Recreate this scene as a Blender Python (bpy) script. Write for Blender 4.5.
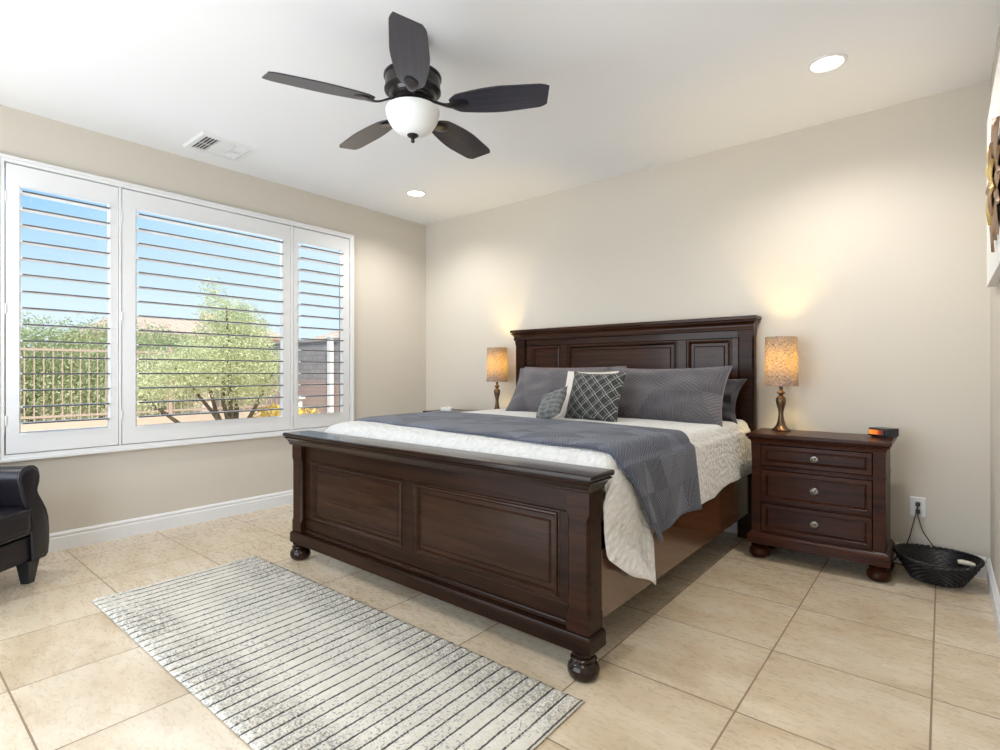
import bpy, bmesh, math, random
from mathutils import Vector, Matrix, noise
PI = math.pi
R = math.radians
random.seed(7)
for o in list(bpy.data.objects):
    bpy.data.objects.remove(o, do_unlink=True)
sc = bpy.context.scene
COL = sc.collection

# ------------------------------------------------------------------ camera
cd = bpy.data.cameras.new('camera')
cam = bpy.data.objects.new('camera', cd)
COL.objects.link(cam)
cam.location = (0, 0, 1.138)
cam.rotation_euler = (R(90), 0, math.atan(443 / 534.5))
cd.sensor_width = 36
cd.lens = 534.5 / 1000 * 36
cd.shift_y = -0.003
cd.clip_start = 0.02
cd.clip_end = 300
sc.camera = cam

# ------------------------------------------------------------------ view, sky, sun, big lights
sc.view_settings.view_transform = 'Standard'
sc.view_settings.look = 'None'
sc.view_settings.gamma = 1
sc.view_settings.use_curve_mapping = False
sc.view_settings.exposure = 0.56

w = bpy.data.worlds.new('sky')
sc.world = w
w.use_nodes = True
nt = w.node_tree
nt.nodes.clear()
g = nt.nodes.new('ShaderNodeNewGeometry')
sp = nt.nodes.new('ShaderNodeSeparateXYZ')
rp = nt.nodes.new('ShaderNodeValToRGB')
bg = nt.nodes.new('ShaderNodeBackground')
ou = nt.nodes.new('ShaderNodeOutputWorld')
tc = nt.nodes.new('ShaderNodeTexCoord')
nt.links.new(tc.outputs['Generated'], sp.inputs[0])
nt.links.new(sp.outputs['Z'], rp.inputs[0])
mr = nt.nodes.new('ShaderNodeMapRange')
mr.inputs['From Min'].default_value = 0.15
mr.inputs['From Max'].default_value = 0.55
mr.inputs['To Max'].default_value = 0.8
nt.links.new(sp.outputs['Y'], mr.inputs['Value'])
mxs = nt.nodes.new('ShaderNodeMix')
mxs.data_type = 'RGBA'
nt.links.new(mr.outputs[0], mxs.inputs[0])
nt.links.new(rp.outputs[0], mxs.inputs[6])
mxs.inputs[7].default_value = (0.56, 0.68, 0.77, 1)
nt.links.new(mxs.outputs[2], bg.inputs[0])
nt.links.new(bg.outputs[0], ou.inputs[0])
e = rp.color_ramp.elements
e[0].position = 0.0
e[0].color = (0.66, 0.74, 0.79, 1)
e[1].position = 0.42
e[1].color = (0.10, 0.27, 0.54, 1)
m_ = rp.color_ramp.elements.new(0.10)
m_.color = (0.55, 0.67, 0.77, 1)
m_ = rp.color_ramp.elements.new(0.27)
m_.color = (0.20, 0.44, 0.72, 1)
bg.inputs[1].default_value = 1.0


def lamp(name, kind, loc, energy, color=(1, 1, 1), rot=(0, 0, 0), **kw):
    d = bpy.data.lights.new(name, kind)
    d.energy = energy
    d.color = color
    for k, v in kw.items():
        setattr(d, k, v)
    o = bpy.data.objects.new(name, d)
    COL.objects.link(o)
    o.location = loc
    o.rotation_euler = rot
    return o


# the sun stands behind the house and lights the yard
lamp('sun', 'SUN', (0, 0, 30), 4.0, (1.0, 0.95, 0.86), (R(38), 0, R(62)), angle=R(0.6))
# area lamp added to fill the room, set at an unseen rear glass door
lamp('door_fill', 'AREA', (-2.25, -1.12, 1.15), 74, (0.84, 0.92, 1.0), (R(90), 0, R(0)),
     shape='RECTANGLE', size=3.0, size_y=2.1)
# daylight through the shuttered window
lamp('window_daylight', 'AREA', (-5.05, 1.78, 2.75), 75, (0.80, 0.90, 1.0), (R(50), 0, R(-90)),
     shape='RECTANGLE', size=2.6, size_y=1.1)


# ------------------------------------------------------------------ node helpers
class NT:
    def __init__(s, name):
        s.m = bpy.data.materials.new(name)
        s.m.use_nodes = True
        s.t = s.m.node_tree
        s.t.nodes.clear()
        s.out = s.n('ShaderNodeOutputMaterial')
        s.b = s.n('ShaderNodeBsdfPrincipled')
        s.l(s.b.outputs[0], s.out.inputs[0])
        s._c = None

    def n(s, k, **kw):
        x = s.t.nodes.new(k)
        for a, v in kw.items():
            setattr(x, a, v)
        return x

    def l(s, a, b):
        s.t.links.new(a, b)

    def put(s, sock, v):
        if hasattr(v, 'links'):
            s.l(v, sock)
        else:
            sock.default_value = v

    @property
    def co(s):
        if s._c is None:
            s._c = s.n('ShaderNodeTexCoord')
        return s._c.outputs['Object']

    @property
    def uv(s):
        s.co
        return s._c.outputs['UV']

    def xyz(s, v):
        x = s.n('ShaderNodeSeparateXYZ')
        s.l(v, x.inputs[0])
        return x.outputs

    def math(s, op, a, b=0.0, c=None):
        x = s.n('ShaderNodeMath', operation=op)
        s.put(x.inputs[0], a)
        s.put(x.inputs[1], b)
        if c is not None:
            s.put(x.inputs[2], c)
        return x.outputs[0]

    def comb(s, a, b, c=0.0):
        x = s.n('ShaderNodeCombineXYZ')
        s.put(x.inputs[0], a)
        s.put(x.inputs[1], b)
        s.put(x.inputs[2], c)
        return x.outputs[0]

    def map(s, v, scale=(1, 1, 1), rot=(0, 0, 0), loc=(0, 0, 0)):
        x = s.n('ShaderNodeMapping')
        s.l(v, x.inputs[0])
        x.inputs['Scale'].default_value = scale
        x.inputs['Rotation'].default_value = rot
        x.inputs['Location'].default_value = loc
        return x.outputs[0]

    def noise(s, v, scale=5, detail=3, rough=0.5, dist=0.0):
        x = s.n('ShaderNodeTexNoise')
        s.l(v, x.inputs['Vector'])
        x.inputs['Scale'].default_value = scale
        x.inputs['Detail'].default_value = detail
        x.inputs['Roughness'].default_value = rough
        x.inputs['Distortion'].default_value = dist
        return x.outputs['Fac']

    def ramp(s, f, stops, interp='LINEAR'):
        x = s.n('ShaderNodeValToRGB')
        s.l(f, x.inputs[0])
        r = x.color_ramp
        r.interpolation = interp
        while len(r.elements) < len(stops):
            r.elements.new(0.5)
        for el, (p, c) in zip(r.elements, stops):
            el.position = p
            el.color = (*c, 1) if len(c) == 3 else c
        return x.outputs[0]

    def mix(s, f, a, b):
        x = s.n('ShaderNodeMix', data_type='RGBA')
        s.put(x.inputs[0], f)
        s.put(x.inputs[6], (*a, 1) if isinstance(a, tuple) and len(a) == 3 else a)
        s.put(x.inputs[7], (*b, 1) if isinstance(b, tuple) and len(b) == 3 else b)
        return x.outputs[2]

    def bump(s, h, strength=0.3, dist=0.01):
        x = s.n('ShaderNodeBump')
        x.inputs['Strength'].default_value = strength
        x.inputs['Distance'].default_value = dist
        s.l(h, x.inputs['Height'])
        s.l(x.outputs[0], s.b.inputs['Normal'])

    def set(s, **kw):
        names = dict(col='Base Color', rough='Roughness', metal='Metallic', coat='Coat Weight', coatr='Coat Roughness',
                     spec='Specular IOR Level', sheen='Sheen Weight', em='Emission Color', ems='Emission Strength',
                     trans='Transmission Weight', alpha='Alpha', ior='IOR')
        for k, v in kw.items():
            s.put(s.b.inputs[names[k]], (*v, 1) if isinstance(v, tuple) and len(v) == 3 else v)
        return s


def plain(name, c, rough=0.5, metal=0.0, var=0.06, scale=20, bump=0.0, **kw):
    t = NT(name)
    f = t.noise(t.co, scale, 4)
    t.set(col=t.mix(f, tuple(x * (1 - var) for x in c), tuple(min(1, x * (1 + var)) for x in c)), rough=rough, metal=metal, **kw)
    if bump:
        t.bump(f, bump, 0.003)
    return t.m


def wood(name, dark, light, rot=(0, 0, 0), rough=0.32, coat=0.0, scale=1.0, spec=0.14):
    t = NT(name)
    v = t.map(t.co, (scale * 1.2, scale * 22, scale * 22), rot)
    f = t.noise(v, 1.6, 6, 0.6, 0.6)
    f2 = t.noise(t.map(t.co, (1, 1, 1)), 2.2, 2)
    a = t.ramp(f, [(0.3, dark), (0.7, light)])
    t.set(col=t.mix(t.math('MULTIPLY', f2, 0.45), a, dark), rough=rough, coat=coat, coatr=0.10, spec=spec)
    t.bump(f, 0.06, 0.002)
    return t.m


# ------------------------------------------------------------------ materials
M = {}
t = NT('wall_paint')
f = t.noise(t.co, 60, 4, 0.6)
t.set(col=t.mix(t.noise(t.co, 1.5, 2), (0.63, 0.58, 0.503), (0.65, 0.60, 0.523)), rough=0.75, spec=0.25)
t.bump(f, 0.12, 0.004)
M['wall'] = t.m
t = NT('ceiling_paint')
t.set(col=t.mix(t.noise(t.co, 1.2, 2), (0.85, 0.855, 0.87), (0.88, 0.885, 0.90)), rough=0.85, spec=0.2)
t.bump(t.noise(t.co, 70, 4, 0.6), 0.08, 0.003)
M['ceiling'] = t.m
M['white_paint'] = plain('white_paint', (0.80, 0.80, 0.80), 0.4, 0, 0.015, 6)
M['louver_edge'] = plain('louver_edge_shade_and_sash', (0.09, 0.09, 0.09), 0.5)  # painted shade for louver front edges; also colours the dark window sashes

# travertine style floor tiles, 20 inch grid
t = NT('floor_tile')
X, Y, Z = t.xyz(t.co)
S = 0.507
u = t.math('DIVIDE', t.math('ADD', X, 0.03), S)
v = t.math('DIVIDE', t.math('SUBTRACT', Y, 1.883), 0.511)
fu = t.math('FRACT', u)
fv = t.math('FRACT', v)
du = t.math('MINIMUM', fu, t.math('SUBTRACT', 1.0, fu))
dv = t.math('MINIMUM', fv, t.math('SUBTRACT', 1.0, fv))
d = t.math('MINIMUM', du, dv)
grout = t.math('LESS_THAN', d, 0.0062)
wn = t.n('ShaderNodeTexWhiteNoise', noise_dimensions='2D')
t.l(t.comb(t.math('FLOOR', u), t.math('FLOOR', v)), wn.inputs['Vector'])
rv = wn.outputs['Value']
off = t.n('ShaderNodeVectorMath', operation='ADD')
t.l(t.co, off.inputs[0])
t.l(t.comb(t.math('MULTIPLY', rv, 7.0), t.math('MULTIPLY', rv, 3.0), rv), off.inputs[1])
pv = off.outputs[0]
n1 = t.noise(t.map(pv, (1.0, 2.2, 1), (0, 0, 0.35)), 2.4, 6, 0.62, 0.5)
n2 = t.noise(t.map(pv, (9, 24, 9), (0, 0, 0.3)), 2.4, 8, 0.78, 0.35)
c1 = t.ramp(n1, [(0.28, (0.50, 0.375, 0.235)), (0.5, (0.64, 0.515, 0.36)), (0.72, (0.74, 0.645, 0.50))])
c2 = t.mix(t.ramp(n2, [(0.28, (0.4,) * 3), (0.48, (0,) * 3)]), c1, (0.42, 0.31, 0.20))
c3 = t.mix(t.math('MULTIPLY', rv, 0.22), c2, (0.74, 0.64, 0.50))
t.set(coat=0.5, coatr=0.16, col=t.mix(grout, c3, (0.25, 0.165, 0.10)), rough=t.math('ADD', t.math('MULTIPLY', grout, 0.35), t.math('ADD', 0.20, t.math('MULTIPLY', n2, 0.16))), spec=0.55)
t.bump(t.math('SUBTRACT', t.math('MULTIPLY', n2, 0.35), grout), 0.22, 0.004)
M['floor'] = t.m

M['wood_x'] = wood('dark_cherry_wood', (0.009, 0.0036, 0.0018), (0.034, 0.0135, 0.0065), (0, 0, 0))
M['wood_cap'] = wood('glossy_cherry_cap', (0.008, 0.0035, 0.002), (0.028, 0.012, 0.006), (0, 0, 0), 0.22, 0.25, 1.0, 0.2)
M['wood_head'] = wood('glossy_cherry_headboard', (0.014, 0.0050, 0.0024), (0.072, 0.026, 0.012), (0, 0, 0), 0.30, 0.12, 1.0, 0.18)
M['wood_z'] = wood('dark_cherry_wood_upright', (0.010, 0.004, 0.0022), (0.045, 0.0165, 0.0075), (0, R(90), 0))
M['wood_y'] = wood('lamplit_cherry_rail', (0.075, 0.030, 0.013), (0.140, 0.060, 0.026), (0, 0, R(90)), 0.16, 0.7, 1.0, 0.4)  # rail wood made paler and warmer for the lamp light on it
M['wood_ns'] = wood('nightstand_cherry_wood', (0.018, 0.0050, 0.0024), (0.078, 0.022, 0.009), (0, 0, 0), 0.3, 0.05)
M['panel'] = wood('panel_wood', (0.016, 0.0066, 0.0034), (0.046, 0.020, 0.0100), (0, 0, 0), 0.26, 0.12)
M['blade'] = wood('fan_blade_wood', (0.016, 0.015, 0.022), (0.050, 0.046, 0.062), (0, 0, 0), 0.36, 0.3, 1.6, 0.5)  # bluish base imitates the sky's sheen on the blades
M['bronze'] = plain('oil_rubbed_bronze', (0.035, 0.030, 0.030), 0.28, 0.75, 0.25, 30, coat=0.3)
M['lamp_bronze'] = plain('lamp_bronze', (0.16, 0.095, 0.05), 0.3, 0.8, 0.3, 25)
M['pewter'] = plain('pewter', (0.22, 0.20, 0.17), 0.32, 0.95, 0.1, 40)
M['black_plastic'] = plain('black_plastic', (0.012, 0.014, 0.017), 0.3)
M['dark_box'] = plain('dark_box_spring', (0.01, 0.009, 0.009), 0.8)
M['glass_bowl'] = plain('frosted_glass', (0.86, 0.88, 0.88), 0.35, 0, 0.01, 4, spec=0.4)
M['leather'] = plain('black_leather', (0.011, 0.009, 0.014), 0.36, 0, 0.3, 45, 0.25, spec=0.4)
M['piping'] = plain('leather_piping', (0.03, 0.027, 0.032), 0.3)
M['wicker'] = plain('black_wicker', (0.010, 0.008, 0.008), 0.38, 0, 0.4, 80, 0.3)
M['cream'] = plain('cream_wrap', (0.68, 0.62, 0.50), 0.6)
M['canvas'] = plain('white_canvas', (0.80, 0.79, 0.77), 0.6, 0, 0.04, 30)
M['petal'] = plain('brown_metal_petal', (0.27, 0.16, 0.09), 0.45, 0.2, 0.4, 18)
M['petal_gold'] = plain('gold_petal', (0.60, 0.42, 0.12), 0.4, 0.3, 0.25, 18)


def emis(name, c, s):
    t = NT(name)
    t.set(col=(0.8, 0.8, 0.8), em=t.mix(t.noise(t.co, 3, 1), tuple(x * .98 for x in c), c), ems=s, rough=0.6)
    return t.m


M['lens'] = emis('downlight_lens', (1.0, 0.98, 0.94), 3.2)
M['bulb'] = emis('bulb', (1.0, 0.72, 0.35), 6.0)

# glass that lets daylight through
t = NT('window_glass')
t.t.nodes.remove(t.b)
tr = t.n('ShaderNodeBsdfTransparent')
gl = t.n('ShaderNodeBsdfGlossy')
gl.inputs['Roughness'].default_value = 0.0
mx = t.n('ShaderNodeMixShader')
fr = t.n('ShaderNodeFresnel')
fr.inputs[0].default_value = 1.3
t.l(fr.outputs[0], mx.inputs[0])
t.l(tr.outputs[0], mx.inputs[1])
t.l(gl.outputs[0], mx.inputs[2])
t.l(mx.outputs[0], t.out.inputs[0])
t.l(t.ramp(t.noise(t.co, 1.0, 1), [(0, (.97, .99, .99)), (1, (.99, 1, 1))]), tr.inputs[0])
M['glass'] = t.m

# lamp shade: woven grey fabric that lets light through
t = NT('lamp_shade_fabric')
t.t.nodes.remove(t.b)
sx, sy, sz = t.xyz(t.co)
ang = t.math('ARCTAN2', sy, sx)
weave = t.noise(t.comb(t.math('MULTIPLY', ang, 30.0), t.math('MULTIPLY', sz, 60.0)), 1.0, 3, 0.7)
weave2 = t.noise(t.comb(t.math('MULTIPLY', ang, 4.0), t.math('MULTIPLY', sz, 400.0)), 1.0, 2, 0.7)
wv = t.math('MULTIPLY', t.math('ADD', weave, weave2), 0.5)
cc = t.ramp(wv, [(0.40, (0.09, 0.08, 0.09)), (0.58, (0.46, 0.43, 0.46))])
cc2 = t.ramp(wv, [(0.40, (0.14, 0.09, 0.03)), (0.58, (0.80, 0.66, 0.34))])
df = t.n('ShaderNodeBsdfDiffuse')
tl = t.n('ShaderNodeBsdfTranslucent')
t.l(cc, df.inputs[0])
t.l(cc2, tl.inputs[0])
mx = t.n('ShaderNodeMixShader')
mx.inputs[0].default_value = 0.36
t.l(df.outputs[0], mx.inputs[1])
t.l(tl.outputs[0], mx.inputs[2])
t.l(mx.outputs[0], t.out.inputs[0])
M['shade'] = t.m


# fabrics read the cloth's own uv in metres
def tri_cloth(name, c1, c2, s, stripe, strength=0.5, rough=0.75):
    t = NT(name)
    U, V, _ = t.xyz(t.uv)
    a = t.math('DIVIDE', U, s)
    b = t.math('DIVIDE', V, s * 0.87)
    k1 = t.math('FLOOR', b)
    k2 = t.math('FLOOR', t.math('ADD', a, t.math('MULTIPLY', b, 0.5)))
    k3 = t.math('FLOOR', t.math('SUBTRACT', a, t.math('MULTIPLY', b, 0.5)))
    wn = t.n('ShaderNodeTexWhiteNoise', noise_dimensions='3D')
    t.l(t.comb(k1, k2, k3), wn.inputs['Vector'])
    rnd = wn.outputs['Value']
    th = t.math('MULTIPLY', t.math('FLOOR', t.math('MULTIPLY', rnd, 2.999)), PI / 3)
    q = t.math('ADD', t.math('MULTIPLY', U, t.math('COSINE', th)), t.math('MULTIPLY', V, t.math('SINE', th)))
    st = t.math('SINE', t.math('MULTIPLY', q, 2 * PI / stripe))
    h = t.math('ADD', t.math('MULTIPLY', st, 0.5), 0.5)
    col = t.mix(rnd, c1, c2)  # random tone per triangle imitates sheen of the stitch direction
    col = t.mix(t.math('MULTIPLY', t.math('SUBTRACT', 1.0, h), 0.35), col, tuple(x * 0.55 for x in c1))
    t.set(col=col, rough=rough, sheen=0.25, spec=0.3)
    t.bump(h, strength, 0.003)
    return t.m


M['runner'] = tri_cloth('slate_quilted_cloth', (0.026, 0.034, 0.060), (0.120, 0.132, 0.185), 0.17, 0.013, 0.9)
M['sham'] = tri_cloth('grey_quilted_sham', (0.085, 0.078, 0.086), (0.140, 0.126, 0.135), 0.30, 0.020, 1.0)
M['sham_back'] = plain('mauve_grey_cotton', (0.17, 0.13, 0.14), 0.8, 0, 0.15, 30, 0.2, sheen=0.2)
M['charcoal'] = plain('charcoal_cotton', (0.035, 0.033, 0.040), 0.8, 0, 0.2, 30, 0.2, sheen=0.2)
M['mattress'] = plain('mattress_ticking', (0.7, 0.7, 0.68), 0.8)
M['cream_cloth'] = plain('cream_cotton', (0.72, 0.66, 0.60), 0.8, 0, 0.06, 30, 0.2)

t = NT('white_matelasse')
vo = t.n('ShaderNodeTexVoronoi')
vo.inputs['Scale'].default_value = 42
t.l(t.uv, vo.inputs['Vector'])
big = t.noise(t.uv, 9, 3)
t.set(col=t.mix(vo.outputs['Distance'], (0.74, 0.73, 0.705), (0.62, 0.61, 0.585)), rough=0.85, sheen=0.2, spec=0.2)
t.bump(t.math('ADD', vo.outputs['Distance'], t.math('MULTIPLY', big, 1.2)), 0.9, 0.009)
M['quilt'] = t.m

t = NT('plaid_cloth')
U, V, _ = t.xyz(t.uv)
ln = None
for (ca, cb) in ((1, 1), (1, -1)):
    q = t.math('ADD', t.math('MULTIPLY', U, ca * 0.707), t.math('MULTIPLY', V, cb * 0.707))
    q = t.math('ADD', q, t.math('MULTIPLY', t.noise(t.uv, 14, 2), 0.012))
    for per, ph, wd in ((0.062, 0.0, 0.0017), (0.062, 0.26, 0.0009)):
        fr_ = t.math('ABSOLUTE', t.math('SUBTRACT', t.math('FRACT', t.math('ADD', t.math('DIVIDE', q, per), ph)), 0.5))
        l_ = t.math('LESS_THAN', fr_, wd / per)
        ln = l_ if ln is None else t.math('MAXIMUM', ln, l_)
br = t.noise(t.uv, 160, 2, 0.8)
ln = t.math('MULTIPLY', ln, t.ramp(br, [(0.36, (0.1,) * 3), (0.5, (0.85,) * 3)]))
t.set(col=t.mix(ln, t.mix(t.noise(t.uv, 60, 3), (0.014, 0.017, 0.017), (0.038, 0.042, 0.041)), (0.55, 0.52, 0.46)), rough=0.8, sheen=0.1)
t.bump(t.noise(t.uv, 300, 2), 0.2, 0.002)
M['plaid'] = t.m

t = NT('pleated_satin')
U, V, _ = t.xyz(t.uv)
q = t.math('SINE', t.math('MULTIPLY', t.math('ADD', V, t.math('MULTIPLY', t.noise(t.uv, 12, 2), 0.02)), 2 * PI / 0.035))
fine = t.math('SINE', t.math('MULTIPLY', U, 2 * PI / 0.008))
t.set(col=t.mix(t.math('ADD', t.math('MULTIPLY', q, 0.35), 0.5), (0.065, 0.07, 0.068), (0.17, 0.18, 0.175)), rough=0.42, sheen=0.2)
t.bump(t.math('ADD', q, t.math('MULTIPLY', fine, 0.25)), 0.6, 0.006)
M['pleat'] = t.m

# rug: ribs run across the width, dark yarn in the grooves, shaggy speckled ends on each rib
t = NT('striped_rug')
X, Y, Z = t.xyz(t.co)
per = 0.0565
q = t.math('FRACT', t.math('DIVIDE', t.math('ADD', X, t.math('MULTIPLY', t.noise(t.co, 9, 2), 0.006)), per))
line = t.math('LESS_THAN', t.math('ABSOLUTE', t.math('SUBTRACT', q, 0.5)), 0.055)
rib = t.math('FLOOR', t.math('DIVIDE', X, per))
dash = t.noise(t.comb(t.math('MULTIPLY', rib, 3.7), t.math('MULTIPLY', Y, 120.0)), 1.0, 1, 0.5)
lw = t.noise(t.comb(t.math('MULTIPLY', rib, 5.3), t.math('MULTIPLY', Y, 4.0)), 1.0, 2, 0.5)
dark = t.math('MULTIPLY', line, t.ramp(t.math('ADD', t.math('MULTIPLY', dash, 0.6), t.math('MULTIPLY', lw, 0.6)), [(0.40, (0.3,) * 3), (0.54, (1,) * 3)]))
ydash = t.math('MULTIPLY', t.math('GREATER_THAN', t.noise(t.comb(t.math('MULTIPLY', X, 130.0), t.math('MULTIPLY', Y, 75.0)), 1.0, 1), 0.60),
               t.math('GREATER_THAN', t.noise(t.comb(t.math('MULTIPLY', X, 3.0), t.math('MULTIPLY', Y, 3.5)), 1.0, 2), 0.47))
sp_ = t.ramp(t.noise(t.co, 120, 3, 0.7), [(0.46, (0,) * 3), (0.58, (1,) * 3)])
edge = t.math('MAXIMUM', t.ramp(Y, [(0.17, (1,) * 3), (0.23, (0,) * 3)]), t.ramp(Y, [(0.60, (0,) * 3), (0.68, (1,) * 3)]))
patch = t.ramp(t.noise(t.comb(t.math('MULTIPLY', X, 3.2), t.math('MULTIPLY', Y, 1.2)), 1.0, 2), [(0.36, (0.3,) * 3), (0.52, (1,) * 3)])
sp2 = t.math('MULTIPLY', t.math('MULTIPLY', sp_, edge), patch)
base = t.mix(t.noise(t.co, 30, 4), (0.58, 0.535, 0.455), (0.74, 0.70, 0.615))
base = t.mix(t.math('MULTIPLY', t.math('SUBTRACT', 1.0, edge), t.math('MULTIPLY', ydash, 0.6)), base, (0.19, 0.20, 0.25))
base = t.mix(t.math('MULTIPLY', sp2, 0.62), base, (0.07, 0.075, 0.09))
t.set(col=t.mix(t.math('MULTIPLY', dark, 0.92), base, (0.045, 0.042, 0.045)), rough=0.95, spec=0.1)
t.bump(t.noise(t.co, 140, 3), 0.6, 0.004)
M['rug'] = t.m

# outdoors
M['ground'] = plain('pale_desert_gravel', (0.62, 0.47, 0.38), 0.9, 0, 0.25, 6, 0.4)
M['iron'] = plain('tan_painted_iron', (0.52, 0.39, 0.30), 0.6)
M['house_wall'] = plain('tan_stucco', (0.66, 0.52, 0.40), 0.9, 0, 0.1, 8)
M['bark'] = plain('bark', (0.13, 0.10, 0.06), 0.9, 0, 0.3, 30, 0.4)
M['yellow'] = plain('yellow_flowers', (0.85, 0.62, 0.08), 0.7)
M['yard_white'] = plain('white_painted_post', (0.82, 0.80, 0.76), 0.7)


def leaf_mat(name, a, b):
    t = NT(name)
    c = t.mix(t.noise(t.co, 2.3, 4, 0.7), a, b)
    t.set(col=c, rough=0.6)
    tl = t.n('ShaderNodeBsdfTranslucent')
    t.l(c, tl.inputs[0])
    mx = t.n('ShaderNodeMixShader')
    mx.inputs[0].default_value = 0.35
    t.l(t.b.outputs[0], mx.inputs[1])
    t.l(tl.outputs[0], mx.inputs[2])
    t.l(mx.outputs[0], t.out.inputs[0])
    return t.m


M['leaf'] = leaf_mat('green_leaves', (0.30, 0.36, 0.17), (0.74, 0.77, 0.46))
M['leaf_pale'] = leaf_mat('pale_yellow_green_leaves', (0.46, 0.50, 0.24), (0.90, 0.91, 0.62))

t = NT('block_wall')
v = t.map(t.co, (1, 1, 1), (R(90), 0, 0))
bk = t.n('ShaderNodeTexBrick')
t.l(v, bk.inputs['Vector'])
bk.inputs['Scale'].default_value = 2.5
bk.inputs['Color1'].default_value = (0.31, 0.29, 0.28, 1)
bk.inputs['Color2'].default_value = (0.37, 0.345, 0.33, 1)
bk.inputs['Mortar'].default_value = (0.2, 0.19, 0.19, 1)
bk.inputs['Mortar Size'].default_value = 0.012
X, Y, Z = t.xyz(t.co)
low = t.math('LESS_THAN', Z, 0.95)
t.set(col=t.mix(t.math('MULTIPLY', low, 0.55), bk.outputs['Color'], (0.50, 0.33, 0.26)), rough=0.9)
M['block'] = t.m
t = NT('clay_roof_tiles')
X, Y, Z = t.xyz(t.co)
s_ = t.math('SINE', t.math('MULTIPLY', Y, 2 * PI / 0.3))
t.set(col=t.mix(t.noise(t.co, 12, 3), (0.52, 0.34, 0.25), (0.76, 0.58, 0.46)), rough=0.85)
t.bump(s_, 0.6, 0.05)
M['roof'] = t.m


# ------------------------------------------------------------------ mesh builder
def gridfaces(nu, nv, base=0, wrap_u=False, wrap_v=False):
    F = []
    for i in range(nu if wrap_u else nu - 1):
        for j in range(nv if wrap_v else nv - 1):
            i2, j2 = (i + 1) % nu, (j + 1) % nv
            F.append((base + i * nv + j, base + i2 * nv + j, base + i2 * nv + j2, base + i * nv + j2))
    return F


ORG = {}


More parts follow.
